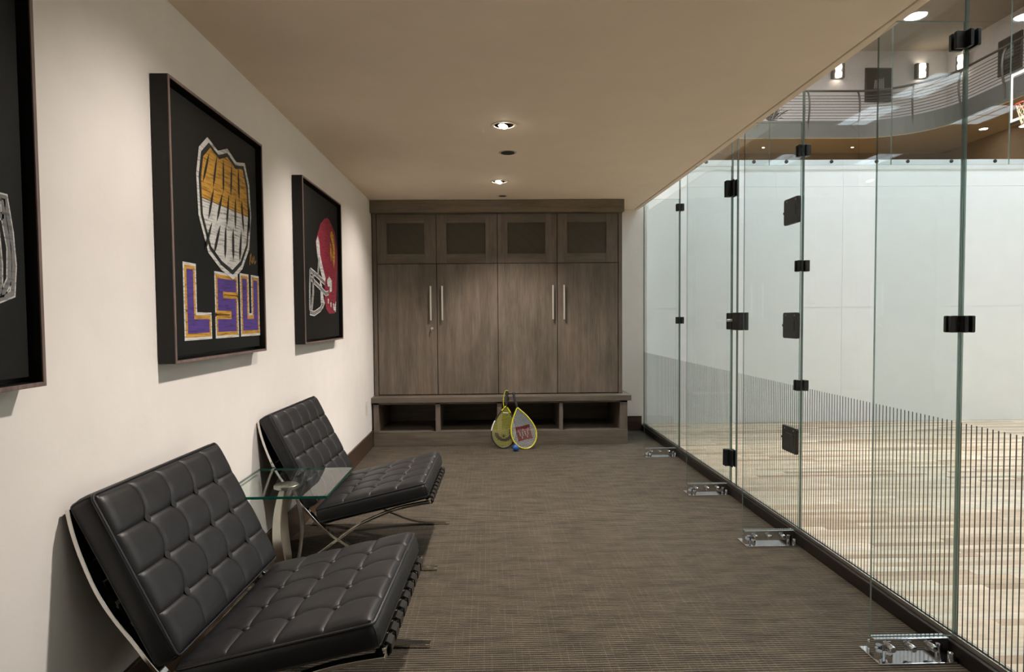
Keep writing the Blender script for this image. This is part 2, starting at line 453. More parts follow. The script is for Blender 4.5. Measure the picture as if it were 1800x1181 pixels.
cw = struct('wall_court', MB().box(1.775, XCF, YCW+.012, YCW+.14, 0, ZCW), M['court_wall'], 'white panelled end wall of the ball court')
for z0, z1 in ((0, 1.372), (1.372, 2.80), (2.80, ZCW)):
    x = 1.775; 
    while x < XCF-.01:
        x1 = min(x+2.44, XCF)
        obj('wall_panel', MB().box(x+.001, x1-.001, YCW, YCW+.012, z0+.001, z1-.001), M['court_wall'], cw)
        x = x1
struct('wall_return', MB().box(1.70, 1.775, YW+.12, YCW+.14, 0, ZCC), M['court_wall'], 'white return wall at the court corner')
struct('wall_right', MB().box(XCF, XCF+.12, YK, YCW, 0, ZCC), M['court_wall'], 'white far side wall of the ball court')
struct('ceiling_court', MB().box(1.56, XCF+.1, YK-.1, YCW+.14, ZCC, ZCC+.15), M['court_ceiling'], 'grey ceiling of the ball court')

# ------------------------------------------------------------------ glass wall between room and court
def stripes(y0, y1):
    mb = MB(); k = math.ceil((y0+.012)/.0247)
    while k*.0247 < y1-.012:
        y = k*.0247; mb.box(XG-.0068, XG-.0061, y-.0024, y+.0024, .082, .884); k += 1
    return mb
panes = [(-2.6, 1.13), (1.136, 2.362), (2.370, 3.566), (4.600, 5.846), (5.854, 7.188)]
for i, (a, b) in enumerate(panes):
    wn = struct('window_%d' % (i+1), MB().pane(XG-.006, XG+.006, a, b, .066, ZCC, 'x'), [M['glass'], M['edge']], 'tall clear glass pane of the court wall')
    if b > 1.2:
        s = obj('stripe_film', stripes(a, b), M['stripe'], wn); s['kind'] = 'stuff'; s['label'] = 'fine dark vertical stripes along the lower glass'
# door with hinges and latch
dr = struct('door_1', MB().pane(XG-.006, XG+.006, 3.572, 4.492, .075, ZCC, 'x'), [M['glass'], M['edge']], 'frameless glass door with black hinges and latch')
s = obj('stripe_film', stripes(3.572, 4.492), M['stripe'], dr); s['kind'] = 'stuff'; s['label'] = 'fine dark vertical stripes along the lower glass'
jamb = struct('window_6', MB().pane(XG-.006, XG+.006, 4.500, 4.592, .066, ZCC, 'x'), [M['glass'], M['edge']], 'narrow clear glass strip beside the door')
def rrect(y0, y1, z0, z1, r, n=4):
    pts = []
    for cx, cz, a0 in ((y1-r, z1-r, 0), (y0+r, z1-r, PI/2), (y0+r, z0+r, PI), (y1-r, z0+r, 1.5*PI)):
        for k in range(n+1):
            a = a0+PI/2*k/n; pts.append((cx+r*math.cos(a), cz+r*math.sin(a)))
    return pts
for zc in (1.875, 1.226, .571):
    h = obj('hinge', MB().prism(rrect(3.575, 3.750, zc-.074, zc+.074, .014), XG-.024, XG-.0065, 'x'), M['black_metal'], dr, bevel=.003)
    h['label'] = 'black glass hinge plate'
    obj('hinge_cover', MB().prism(rrect(3.605, 3.70, zc-.03, zc+.035, .004), XG-.0268, XG-.024, 'x'), M['black_plastic'], h)
    obj('hinge_pin', MB().lathe([(.007, 0), (.009, .004), (.009, .010), (.005, .014)], (0,0,0), 12, 'y'), M['black_metal'], h, True, loc=(XG-.015, 3.749, zc))
    for dy in (.045, .15):
        obj('screw', MB().lathe([(.004, 0), (.004, .0015), (.002, .002)], (0,0,0), 10, 'x'), M['steel'], h, True, loc=(XG-.0260, 3.56+dy, zc+.058))
lt = obj('latch', MB().box(XG-.036, XG-.0065, 4.505, 4.585, 1.186, 1.304).box(XG-.040, XG-.0065, 4.372, 4.488, 1.184, 1.306).box(XG+.0065, XG+.03, 4.372, 4.488, 1.184, 1.306), M['black_metal'], dr, bevel=.003)
lt['label'] = 'black latch box with a satin knob'
obj('latch_knob', MB().lathe([(.009, 0), (.009, .045), (.012, .047), (.012, .062), (.009, .065)], (0,0,0), 16, 'x'), M['nickel'], lt, True, loc=(XG-.075, 4.49, 1.252))

# ------------------------------------------------------------------ glass fins with feet and clamps
FX0, FX1, FZ = 1.420, 1.735, 2.343
fin_lab = {0: 'nearest tall glass fin, its chrome foot at the lower right', 1: 'glass fin at the hinge side of the glass door',
           2: 'glass fin beside the black door latch', 3: 'farthest glass fin, next to the cream back wall'}
clampspec = {0: [(2.272, .062, -1), (1.247, .062, -1)], 1: [(2.190, .062, 0), (1.557, .062, 0), (.892, .060, 0)],
             2: [(2.185, .115, 1), (1.245, .118, 0), (.262, .120, 1)], 3: [(2.268, .066, 0), (1.246, .062, 0)]}
for i, y in enumerate((2.366, 3.576, 4.596, 5.850)):
    t = thing('glass_fin', fin_lab[i], 'glass fin', (FX0, y, 0), 0, 'glass fins along the court wall')
    W_ = FX1-FX0
    pts = [(0, .076), (W_, .076), (W_, FZ), (.062, FZ), (0, FZ-.058)]
    mb = MB().prism(pts, -.0055, .0055, 'y', 0, 1)
    obj('pane', mb, [M['fin_glass'], M['edge']], t)
    ft = obj('foot_bracket', MB().box(.008, .288, -.017, .017, .004, .076), M['polished'], t, bevel=.002)
    ft['label'] = 'polished steel foot bracket'
    obj('base_plate', MB().prism([(0, -.062), (.288, -.062), (.288, .068), (-.002, .068)], 0, .006, 'z'), M['polished'], ft, bevel=.0015)
    for bx in (.062, .140, .218):
        obj('bolt', MB().lathe([(.0205, 0), (.0205, .003), (.013, .0032), (.013, .022), (.010, .027), (.004, .0285)], (0,0,0), 20, 'y'), M['polished'], ft, True, loc=(bx, -.017, .046)).scale = (1, -1, 1)
    for bx, by in ((.016, -.030), (.042, -.048), (.274, -.050), (.03, .045), (.26, .045)):
        obj('anchor_nut', MB().lathe([(.0125, 0), (.0125, .030), (.011, .033), (.003, .034)], (0,0,0), 16), M['polished'], ft, True, loc=(bx, by, .006))
    for zc, hh, kind in clampspec[i]:
        wdt = {0: .020, -1: .040, 1: .040}[kind]
        mb = MB().prism(rrect(W_-wdt-.004, W_+.002, zc-hh/2, zc+hh/2, .005), -.020, -.006, 'y').prism(rrect(W_-wdt-.004, W_+.002, zc-hh/2, zc+hh/2, .005), .006, .020, 'y')
        gx = XG-FX0
        if kind == -1:   # leaf on the pane nearer the viewer
            mb.prism(rrect(-.046, -.004, zc-hh/2, zc+hh/2, .005), gx-.019, gx-.0068, 'x').prism(rrect(-.046, .02, zc-hh/2, zc+hh/2, .005), gx+.0068, gx+.019, 'x')
        elif kind == 1:
            mb.prism(rrect(-.060, -.004, zc-hh/2, zc+hh/2, .004), gx-.019, gx-.0068, 'x').prism(rrect(-.060, .02, zc-hh/2, zc+hh/2, .004), gx+.0068, gx+.019, 'x')
        else:
            mb.prism(rrect(-.024, .024, zc-hh/2, zc+hh/2, .004), gx+.0068, gx+.034, 'x').prism(rrect(-.024, -.006, zc-hh/2, zc+hh/2, .004), gx-.019, gx-.0068, 'x')
        cl = obj('clamp', mb, M['black_metal'], t, bevel=.002)
        cl['label'] = 'black glass clamp'
        obj('clamp_screw', MB().lathe([(.0075, 0), (.0075, .002), (.004, .003)], (0,0,0), 14, 'y'), M['black_plastic'], cl, True, loc=(W_-.012, -.0232, zc))

# ------------------------------------------------------------------ upper glass of the court with standoff bolts
xs = 1.80; edges = [1.800, 3.318, 4.768, 6.182, 7.62, 9.06, 10.5, 11.95]
for i in range(len(edges)-1):
    a, b = edges[i], edges[i+1]
    wn = struct('window_%d' % (7+i), MB().pane(a+.004, b-.004, YCW-.030, YCW-.018, 3.046, ZCC-.004, 'y'), [M['glass'], M['edge']], 'glass screen above the white court wall')
    for fx in (.137, .506, .877):
        bo = obj('standoff_bolt', MB().lathe([(.016, 0), (.021, .003), (.021, .012), (.014, .013)], (0,0,0), 16, 'y'), M['black_metal'], wn, True, loc=(a+(b-a)*fx, YCW-.044, 3.084))
# ------------------------------------------------------------------ lockers and bench
cab = thing('locker_cabinet', 'grey stained wooden locker cabinet with four tall doors', 'cabinet', (0, 0, 0))
CX0, CX1 = XL+.010, 1.375
obj('carcass', MB().box(CX0, CX1, YD+.022, YW-.002, .4965, 2.345), M['carcass_shade'], cab)
obj('end_stile', MB().box(CX0, -1.131, YD-.002, YD+.022, .4965, 2.345), M['cab'], cab, bevel=.002)
obj('end_stile', MB().box(1.336, CX1, YD-.002, YD+.022, .4965, 2.345), M['cab'], cab, bevel=.002)
obj('crown_board', MB().box(XL+.003, CX1+.006, YD-.085, YW-.002, 2.345, ZC-.002), M['cab_dark'], cab, bevel=.003)
dx = [-1.128, -.524, .098, .707, 1.333]
ZS = 1.838
hand = {0: -.585, 1: -.468, 2: .660, 3: .774}
for i in range(4):
    a, b = dx[i]+.0032, dx[i+1]-.0032
    d = obj('door', MB().box(a, b, YD, YD+.021, .504, ZS-.003), M['cab'], cab, bevel=.002)
    hx = hand[i]
    obj('handle', MB().box(hx-.008, hx+.008, YD-.040, YD-.026, 1.262, 1.612).box(hx-.006, hx+.006, YD-.030, YD-.0005, 1.30, 1.314).box(hx-.006, hx+.006, YD-.030, YD-.0005, 1.560, 1.574), M['nickel'], d, bevel=.002)
    if i == 0:
        obj('lock', MB().lathe([(.014, 0), (.014, .006), (.010, .009)], (0,0,0), 16, 'y'), M['nickel'], d, True, loc=(-.577, YD-.009, 1.180))
        obj('key', MB().box(-.0015, .0015, -.02, 0, -.004, .004).box(-.0012, .0012, -.034, -.018, -.030, .010), M['nickel'], d, loc=(-.577, YD-.009, 1.180))
    # framed upper door: two stiles, two rails, woven panel
    pa, pb = a+.101, b-.118
    z0, z1 = ZS+.003, 2.341
    u = obj('upper_door', MB().box(pa-.004, pb+.004, YD+.018, YD+.0215, z0, z1), M['cab'], cab)
    obj('stile', MB().box(a, pa, YD, YD+.021, z0, z1), M['cab'], u, bevel=.0015); obj('stile', MB().box(pb, b, YD, YD+.021, z0, z1), M['cab'], u, bevel=.0015)
    obj('rail', MB().box(pa, pb, YD+.0005, YD+.021, z0, 1.937), M['cab_h'], u)
    obj('rail', MB().box(pa, pb, YD+.0005, YD+.021, 2.250, z1), M['cab_h'], u)
    obj('woven_panel', MB().box(pa-.004, pb+.004, YD+.010, YD+.018, 1.933, 2.254), M['weave'], u)
bench = thing('storage_bench', 'grey stained wooden bench with four open cubbies', 'bench', (0, 0, 0))
obj('seat_board', MB().box(XL+.003, 1.432, YB, YW-.002, .440, .4955), M['cab_h'], bench, bevel=.003)
obj('base_board', MB().box(XL+.018, 1.398, YB+.018, YW-.02, 0, .145), M['cab_h'], bench, bevel=.002)
obj('top_rail', MB().box(XL+.018, 1.396, YB+.022, YB+.05, .422, .440), M['cab_h'], bench)
for a, b in ((XL+.018, -1.108), (-.540, -.492), (.079, .125), (.705, .742), (1.322, 1.396)):
    obj('divider', MB().box(a, b, YB+.022, YW-.03, .145, .440), M['cab'], bench, bevel=.0015)
obj('back_panel', MB().box(XL+.03, 1.39, YW-.03, YW-.015, .145, .440), M['cab_dark'], bench)

# ------------------------------------------------------------------ lounge chairs
def make_chair():
    t = thing('lounge_chair', '', 'armchair', (0,0,0), 0, 'black leather lounge chairs')
    back = smooth_path([(p[0], 0, p[1]) for p in [(-.070,.768),(-.062,.722),(-.040,.645),(.0,.545),(.046,.468),(.103,.394),(.154,.325),(.231,.238),(.290,.184),(.337,.152),(.374,.128),(.459,.080),(.579,.033),(.690,.0125),(.826,.0075)]], 4)
    seat = smooth_path([(p[0], 0, p[1]) for p in [(.797,.350),(.740,.342),(.651,.324),(.572,.299),(.454,.248),(.419,.228),(.361,.192),(.325,.165),(.285,.137),(.235,.100),(.15,.050),(.06,.018),(-.03,.0075)]], 4)
    for s in (-1, 1):
        y0, y1 = sorted((s*.346, s*.380))
        obj('back_leg_bar', MB().band([(p.x, p.z) for p in back], y0, y1, .0125), M['chrome'], t, True, .0015)
        obj('seat_leg_bar', MB().band([(p.x, p.z) for p in seat], y0+.0004, y1-.0004, .0125), M['chrome'], t, True, .0015)
    obj('crossbar', MB().box(.783, .796, -.346, .346, .334, .364), M['chrome'], t, bevel=.002)
    obj('crossbar', MB().box(-.074, -.062, -.346, .346, .728, .760), M['chrome'], t, bevel=.002)
    obj('crossbar', MB().box(.205, .217, -.346, .346, .228, .262), M['chrome'], t, bevel=.002)
    for k in range(9):
        y = -.296 + k*.074
        path = [(.224,.226),(.40,.268),(.60,.315),(.770,.357),(.790,.369),(.803,.362),(.804,.340),(.796,.329),(.78,.331),(.755,.330)]
        obj('seat_strap', MB().band(path, y-.024, y+.024, .0045), M['strap'], t)
    for k in range(7):
        z = .335+k*.062
        # straps just inside the bars, widened to fill the gap with shade
        for p, q in zip(back, back[1:]):
            if q.z <= z <= p.z:
                x = p.x+(q.x-p.x)*(p.z-z)/max(1e-6, p.z-q.z); break
        obj('back_strap', MB().prism([(x+.008, z-.029), (x+.013, z-.029), (x-.006, z+.031), (x-.011, z+.031)], -.346, .346, 'y'), M['strap'], t)
    def cushion(name, O, U, Nn, L, W, T, rows, cols):
        O, U, Nn = Vector((O[0], 0, O[1])), Vector((U[0], 0, U[1])), Vector((Nn[0], 0, Nn[1])); V = Vector((0, 1, 0))
        P = lambda u, v, n: O + U*u + V*(v-W/2) + Nn*n
        zt = T-.012
        # body with softly bulging sides
        mb = MB(); nseg = 8; ring = []
        def outline(inset, n):
            pts = []; r = .022
            for cu, cv, a0 in ((L-r, W-r, 0), (r, W-r, PI/2), (r, r, PI), (L-r, r, 1.5*PI)):
                for k in range(5):
                    a = a0+PI/2*k/4; pts.append(P(cu+(r-inset)*math.cos(a), cv+(r-inset)*math.sin(a), n))
            return pts
        lay = [outline(.006, 0), outline(.001, .006), outline(-.003, T*.32), outline(-.003, T*.62), outline(.002, zt-.006), outline(.010, zt)]
        m = len(lay[0])
        for a in lay: mb.v += [tuple(p) for p in a]
        for i in range(len(lay)-1):
            for k in range(m):
                l = (k+1) % m; mb.f.append((i*m+k, i*m+l, (i+1)*m+l, (i+1)*m+k)); mb.m.append(0)
        mb.f.append(tuple(range(m))); mb.m.append(0)
        e = (len(lay)-1)*m; mb.f.append(tuple(range(e+m-1, e-1, -1))); mb.m.append(0)
        c = obj(name, mb, M['leather'], t, True)
        pip = MB().tube(outline(.004, zt-.001), .0046, 8, True).tube(outline(.004, .006), .0042, 8, True)
        for k in (2, 7, 12, 17):
            pip.tube([lay[i][k] for i in range(len(lay))], .003, 6)
        obj('piping', pip, M['piping'], c, True)
        K = 10
        in_u = lambda x: .008+(L-.016)*x
        in_v = lambda x: .008+(W-.016)*x
        def surf(gu, gv):
            """gu in 0..rows, gv in 0..cols -> point on the tufted top"""
            fu, fv = gu-math.floor(gu), gv-math.floor(gv)
            bow = .12*math.sin(PI*fu)*min(1, gv, cols-gv)
            v = gv + bow
            su, sv = 2*fu-1, 2*fv-1
            if gu == rows: su = 1
            if gv == cols: sv = 1
            iu, iv = min(int(gu), rows-1), min(int(gv), cols-1)
            eu = 1-abs(su)**(4.0); ev = 1-abs(sv)**(4.0)
            hh = .0075*(max(eu, 0)**.36)*(max(ev, 0)**.36)
            # outer border stays full, seams between cells dip
            au = gu if iu == 0 and fu < .5 else (rows-gu if iu == rows-1 and fu > .5 else None)
            av = gv if iv == 0 and fv < .5 else (cols-gv if iv == cols-1 and fv > .5 else None)
            base = .011
            for nu in range(1, rows):
                for nv in range(1, cols):
                    d2 = ((gu-nu)*L/rows)**2+((gv-nv)*W/cols)**2
                    base -= .009*math.exp(-d2/(.024**2))
            db = min(gu*L/rows, (rows-gu)*L/rows, gv*W/cols, (cols-gv)*W/cols)
            base *= min(1, db/.02)**.5 if db > 0 else 0
            return P(in_u(gu/rows), in_v(min(max(v, 0), cols)/cols), zt+base+hh)
        for i in range(rows):
            for j in range(cols):
                q = MB()
                for a in range(K+1):
                    for b in range(K+1):
                        # denser sampling near the seams
                        f = lambda k: .5-.5*math.cos(PI*k/K)*(.75+.25*abs(math.cos(PI*k/K)))
                        gu = i + (0 if a == 0 else 1 if a == K else f(a)); gv = j + (0 if b == 0 else 1 if b == K else f(b))
                        # evaluate exactly on the seam from this cell's side
                        gu_ = i+1e-6 if a == 0 and i > 0 else gu; gv_ = j+1e-6 if b == 0 and j > 0 else gv
                        q.v.append(tuple(surf(gu_, gv_)))
                for a in range(K):
                    for b in range(K):
                        o_ = a*(K+1)+b; q.f.append((o_, o_+1, o_+K+2, o_+K+1)); q.m.append(0)
                me = q.mesh('tufted_panel', [M['leather']], True)
                # make sure normals look outwards
                if sum((Vector(p.normal).dot(Nn) for p in me.polygons)) < 0: me.flip_normals()
                obj('tufted_panel', me, None, c)
        bm_ = MB().lathe([(.002, .0065), (.009, .005), (.0125, .001), (.013, -.004)], (0,0,0), 14).mesh('button', [M['leather']], True)
        rot = Matrix((U, V, Nn)).transposed().to_quaternion() if True else None
        for i in range(1, rows):
            for j in range(1, cols):
                p = surf(i+1e-6, j+1e-6)
                o = obj('button', bm_, None, c); o.location = p+Nn*.006; o.rotation_mode = 'QUATERNION'; o.rotation_quaternion = rot
        return c
    a = math.radians(13.2)
    cushion('seat_cushion', (.222, .246), (math.cos(a), math.sin(a)), (-math.sin(a), math.cos(a)), .580, .752, .083, 4, 5)
    ub = Vector((-.23, .455)).normalized()
    cushion('back_cushion', (.160, .318), (ub.x, ub.y), (ub.y, -ub.x), .515, .752, .083, 4, 5)
    return t
chair = make_chair()
chair['label'] = 'black tufted leather chair on chrome frame, nearest the viewer'
chair.location = (-1.078, 1.800+.375, 0); chair.rotation_euler = (0, 0, -.036)
ch2 = copy_tree(chair)
ch2['label'] = 'farther black tufted leather chair, beyond the small glass table'
ch2.location = (-1.090, 3.2825+.375, 0); ch2.rotation_euler = (0, 0, -.025)

# ------------------------------------------------------------------ side table
tb = thing('side_table', 'small square glass side table with curved steel legs', 'table', (-.945, 3.0, 0))
obj('table_top', MB().pane(-.215, .252, -.258, .262, .524, .536, 'z'), [M['table_glass'], M['table_edge']], tb, bevel=.001)
obj('mounting_disc', MB().lathe([(.050, .504), (.056, .507), (.056, .519), (.050, .5235)], (0,0,0), 32), M['steel'], tb, True)
obj('hub', MB().lathe([(.026, .46), (.03, .47), (.03, .504)], (0,0,0), 24), M['steel'], tb, True)
for k in range(3):
    an = math.radians((245, 5, 125)[k])
    prof = smooth_path([(.024, 0, .503), (.044, 0, .460), (.062, 0, .385), (.066, 0, .300), (.056, 0, .215), (.047, 0, .150), (.060, 0, .085), (.095, 0, .030), (.140, 0, .006)], 4)
    # blade, broader towards the foot
    mb = MB(); o_ = 0
    for i, p in enumerate(prof):
        hw = .012+.020*min(1, i/18)
        d = prof[min(i+1, len(prof)-1)]-prof[max(i-1, 0)]; d.normalize(); nn = Vector((-d.z, 0, d.x))*.0035
        for q, y in ((p-nn, -hw), (p-nn, hw), (p+nn, hw), (p+nn, -hw)): mb.v.append((q.x, y, q.z))
    n = len(prof)
    for i in range(n-1):
        for kk in range(4):
            l = (kk+1) % 4; mb.f.append((i*4+kk, i*4+l, i*4+4+l, i*4+4+kk)); mb.m.append(0)
    mb.f.append((3, 2, 1, 0)); mb.m.append(0); e = (n-1)*4; mb.f.append((e, e+1, e+2, e+3)); mb.m.append(0)
    lg = obj('leg', mb, M['steel'], tb, True); lg.rotation_euler = (0, 0, an)

# ------------------------------------------------------------------ framed artworks on the left wall
XF = XL+.066; XCV = XL+.040
def frame(label, y0, y1, z0, z1):
    t = thing('framed_artwork', label, 'artwork', (XL, (y0+y1)/2, z0), 0, 'framed sports artworks on the cream wall')
    t['__o'] = 0; del t['__o']
    hw = (y1-y0)/2; H = z1-z0; d = .066; lip = .011
    def rail(name, a0, a1, b0, b1):
        r = obj(name, MB().box(.003, d-.004, a0, a1, b0, b1), M['frame_dark'], t, bevel=.001)
        obj('lip', MB().box(d-.004, d, a0, a1, b0, b1), M['frame_lip'], r, bevel=.001)
    rail('frame_rail', -hw, -hw+lip, 0, H); rail('frame_rail', hw-lip, hw, 0, H)
    rail('frame_rail', -hw+lip, hw-lip, 0, lip); rail('frame_rail', -hw+lip, hw-lip, H-lip, H)
    obj('backing', MB().box(.004, .012, -hw+lip, hw-lip, lip, H-lip), M['black_plastic'], t)
    obj('canvas', MB().box(.012, .040, -hw+lip+.014, hw-lip-.014, lip+.014, H-lip-.014), M['canvas'], t, bevel=.001)
    return t
class Art:
    """flat drawing on a canvas; coordinates are wall metres (y to the right, z up)"""
    def __init__(s, t): s.t = t; s.lv = 0; s.off = t.location
    def x(s): s.lv += 1; return .0402+.00025*s.lv
    def poly(s, name, pts, mat):
        x = s.x(); s.shape(name, [pts], mat, x)
    def shape(s, name, polys, mat, x=None):
        if x is None: x = s.x()
        mb = MB()
        for pts in polys:
            q = [(p[0]-s.off.y, p[1]-s.off.z) for p in pts]
            mb.prism(q, x-.0002, x, 'x')
        return obj(name, mb, mat, s.t)
    def stroke(s, name, lines, wd, mat, x=None, z=None):
        if x is None: x = s.x()
        mb = MB()
        for ln in lines:
            P = [Vector((p[0]-s.off.y, p[1]-s.off.z)) for p in ln]; n = len(P)
            closed = (P[0]-P[-1]).length < 1e-6
            L, R = [], []
            for i in range(n):
                a = P[i-1] if i > 0 else (P[-2] if closed else None); b = P[i+1] if i < n-1 else (P[1] if closed else None)
                d1 = (P[i]-a).normalized() if a is not None else None; d2 = (b-P[i]).normalized() if b is not None else None
                if d1 is None: d1 = d2
                if d2 is None: d2 = d1
                n1 = Vector((-d1.y, d1.x)); n2 = Vector((-d2.y, d2.x)); m = (n1+n2)
                m = m.normalized() if m.length > 1e-4 else n1
                k = wd/2/max(.4, m.dot(n1)); L.append(P[i]+m*k); R.append(P[i]-m*k)
            for i in range(n-1):
                mb.prism([tuple(L[i]), tuple(L[i+1]), tuple(R[i+1]), tuple(R[i])], x-.0002, x, 'x')
        return obj(name, mb, mat, s.t)

lsu = frame('large framed black artwork with purple and gold LSU lettering', 2.338, 3.272, 1.130, 2.150)
A = Art(lsu)
# lettering: white outline, gold band, purple core
letters = {'L': [(2.515, 1.505), (2.515, 1.262), (2.700, 1.262)],
           'S': [(2.960, 1.425), (2.785, 1.425), (2.785, 1.350), (2.905, 1.350), (2.905, 1.262), (2.705, 1.262)],
           'U': [(3.050, 1.510), (3.050, 1.262), (3.190, 1.262), (3.190, 1.510)]}
letters['S'] = [(2.985, 1.435), (2.790, 1.435), (2.790, 1.352), (2.930, 1.352), (2.930, 1.262), (2.735, 1.262)]
letters['U'] = [(3.062, 1.500), (3.062, 1.262), (3.200, 1.262), (3.200, 1.500)]
for L in ('L', 'S', 'U'):
    ln = letters[L]
    def ext(e):
        P = [Vector(p) for p in ln]; a = (P[0]-P[1]).normalized()*e; b = (P[-1]-P[-2]).normalized()*e
        return [[tuple(P[0]+a)]+[tuple(p) for p in P[1:-1]]+[tuple(P[-1]+b)]]
    x0 = A.x()
    A.stroke('letter_outline', ext(.0), .108, M['ch_white'], x0)
    A.stroke('letter_outline', ext(-.010), .086, M['ch_gold'], x0+.0004)
    A.stroke('letter_fill', ext(-.024), .054, M['ch_purple'], x0+.0008)
A.lv += 4
# abstract gold and white chalk emblem above the letters (plain stand-in)
cx, cz = 2.875, 1.765
sh = [(2.62,1.97),(2.70,2.03),(2.80,2.00),(2.90,2.035),(3.00,2.00),(3.10,2.02),(3.15,1.93),(3.165,1.78),(3.13,1.62),(3.04,1.52),(2.93,1.465),(2.80,1.50),(2.68,1.56),(2.60,1.70),(2.59,1.86)]
def grow(k): return [(cx+(p[0]-cx)*k, cz+(p[1]-cz)*k) for p in sh]
A.poly('emblem_outline', grow(1.0), M['ch_white']); A.poly('emblem_ground', grow(.93), M['ch_black'])
ins = grow(.86)
def clip(pts, z, above):
    out = []
    for i, p in enumerate(pts):
        q = pts[(i+1) % len(pts)]; a = (p[1]-z)*(1 if above else -1); b = (q[1]-z)*(1 if above else -1)
        if a >= 0: out.append(p)
        if a*b < 0:
            t_ = a/(a-b); out.append((p[0]+(q[0]-p[0])*t_, z))
    return out
A.poly('emblem_top', clip(ins, 1.775, True), M['ch_gold'])
A.poly('emblem_base', clip(ins, 1.772, False), M['ch_white'])
random.seed(11)
def brush(name, y, z, ang, ln, wd, mat):
    d = Vector((math.cos(ang), math.sin(ang))); n = Vector((-d.y, d.x)); p = Vector((y, z))
    pts = [p-d*ln/2, p-d*ln*.2+n*wd*.5, p+d*ln*.2+n*wd*.42, p+d*ln/2, p+d*ln*.15-n*wd*.45, p-d*ln*.25-n*wd*.5]
    A.poly(name, [tuple(q) for q in pts], mat)
for r_ in range(3):
    for c_ in range(6):
        y = 2.68+c_*.084+(r_ % 2)*.036; z = 1.905-r_*.140
        yy, zz = (y-cx)/.27, (z-cz)/.25
        if yy*yy+zz*zz > 1.0: continue
        brush('chalk_stroke', y, z, 1.45+.22*(c_-3)*.5+random.uniform(-.2, .2), .150, .017, M['ch_black'])
for c_ in range(0):
    brush('chalk_stroke', 2.72+.10*c_, 1.86-.03*c_, 1.2, .12, .026, M['ch_white']); brush('chalk_stroke', 2.76+.09*c_, 1.65+.02*(c_ % 2), 1.3, .10, .026, M['ch_gold'] if c_ in (1, 2) else M['ch_grey'])
A.stroke('signature', [[(3.120, 1.545), (3.128, 1.590), (3.140, 1.598), (3.136, 1.570), (3.150, 1.556), (3.158, 1.586), (3.166, 1.560), (3.178, 1.590), (3.186, 1.556), (3.204, 1.572)]], .0045, M['ch_gold'])

hel = frame('framed black artwork of a crimson football helmet in profile', 3.962, 4.978, 1.132, 2.156)
A = Art(hel)
k_ = lambda p: (p[0]*.93+.325-.02, p[1])
shell = [(4.587,1.981),(4.680,2.000),(4.752,1.990),(4.898,1.926),(4.970,1.801),(4.965,1.663),(4.930,1.537),(4.898,1.401),(4.852,1.333),(4.677,1.328),(4.586,1.360),(4.548,1.462),(4.580,1.578),(4.495,1.640),(4.413,1.700),(4.343,1.758),(4.330,1.800),(4.382,1.849),(4.473,1.933)]
shell = [k_(p) for p in shell]
A.poly('helmet_shell', shell, M['ch_red'])
A.stroke('helmet_outline', [shell+[shell[0]]], .010, M['ch_red'])
A.poly('helmet_stripe', [k_(p) for p in [(4.335,1.80),(4.385,1.845),(4.425,1.80),(4.44,1.72),(4.53,1.62),(4.585,1.57),(4.55,1.52),(4.45,1.60),(4.36,1.71)]], M['ch_white'])
A.poly('helmet_jaw_pad', [k_(p) for p in [(4.41,1.565),(4.47,1.52),(4.50,1.45),(4.545,1.395),(4.475,1.353),(4.43,1.391),(4.43,1.48)]], M['ch_white'])
A.shape('helmet_emblem', [[k_(p) for p in q] for q in ([(4.74,1.90),(4.80,1.93),(4.86,1.90),(4.90,1.78),(4.88,1.70),(4.84,1.66),(4.80,1.74),(4.83,1.80),(4.78,1.86)], [(4.74,1.84),(4.78,1.82),(4.79,1.74),(4.76,1.70),(4.735,1.76)])], M['ch_gold'])
A.poly('helmet_ear_guard', [k_(p) for p in [(4.62,1.557),(4.69,1.59),(4.775,1.565),(4.765,1.487),(4.70,1.475),(4.70,1.52),(4.644,1.515)]], M['ch_white'])
for a, b in ((4.63,1.43),(4.71,1.405),(4.79,1.40)):
    A.poly('helmet_vent', [k_((a, b)), k_((a+.035, b)), k_((a+.03, b-.035)), k_((a+.005, b-.035))], M['ch_white'])
A.poly('helmet_clip', [k_((4.80,1.355)), k_((4.86,1.40)), k_((4.895,1.42)), k_((4.88,1.335))], M['ch_white'])
bars = [[(4.167,1.599),(4.34,1.575),(4.554,1.536)], [(4.156,1.552),(4.38,1.505),(4.57,1.462),(4.66,1.472)], [(4.162,1.605),(4.140,1.47),(4.130,1.344)], [(4.235,1.590),(4.225,1.46),(4.188,1.366),(4.15,1.345)], [(4.129,1.329),(4.243,1.322),(4.409,1.352),(4.498,1.393)], [(4.40,1.70),(4.36,1.58)]]
bars = [[k_(p) for p in b] for b in bars]
A.stroke('facemask_bar', bars, .034, M['ch_white']); A.stroke('facemask_core', bars, .022, M['ch_grey'])

f1 = frame('framed black artwork cut off by the left picture edge, white facemask drawing', .734, 1.668, 1.124, 2.150)
A = Art(f1)
m1 = [[(1.42,1.575),(1.556,1.578),(1.586,1.578),(1.600,1.50),(1.606,1.42),(1.598,1.352),(1.555,1.338),(1.42,1.352)], [(1.30,1.53),(1.556,1.533),(1.580,1.533)], [(1.580,1.575),(1.580,1.53),(1.594,1.46),(1.590,1.385),(1.564,1.345)], [(1.35,1.53),(1.50,1.52),(1.556,1.500),(1.562,1.42),(1.558,1.342)]]
A.stroke('facemask_bar', m1, .020, M['ch_white']); A.stroke('facemask_core', m1, .012, M['ch_grey'])
s1 = [(.90,1.62),(.93,1.80),(1.03,1.93),(1.17,1.97),(1.30,1.93),(1.40,1.82),(1.42,1.66),(1.32,1.58),(1.30,1.45),(1.22,1.36),(1.02,1.36),(.93,1.45)]
A.stroke('helmet_outline', [s1+[s1[0]]], .02, M['ch_white'])

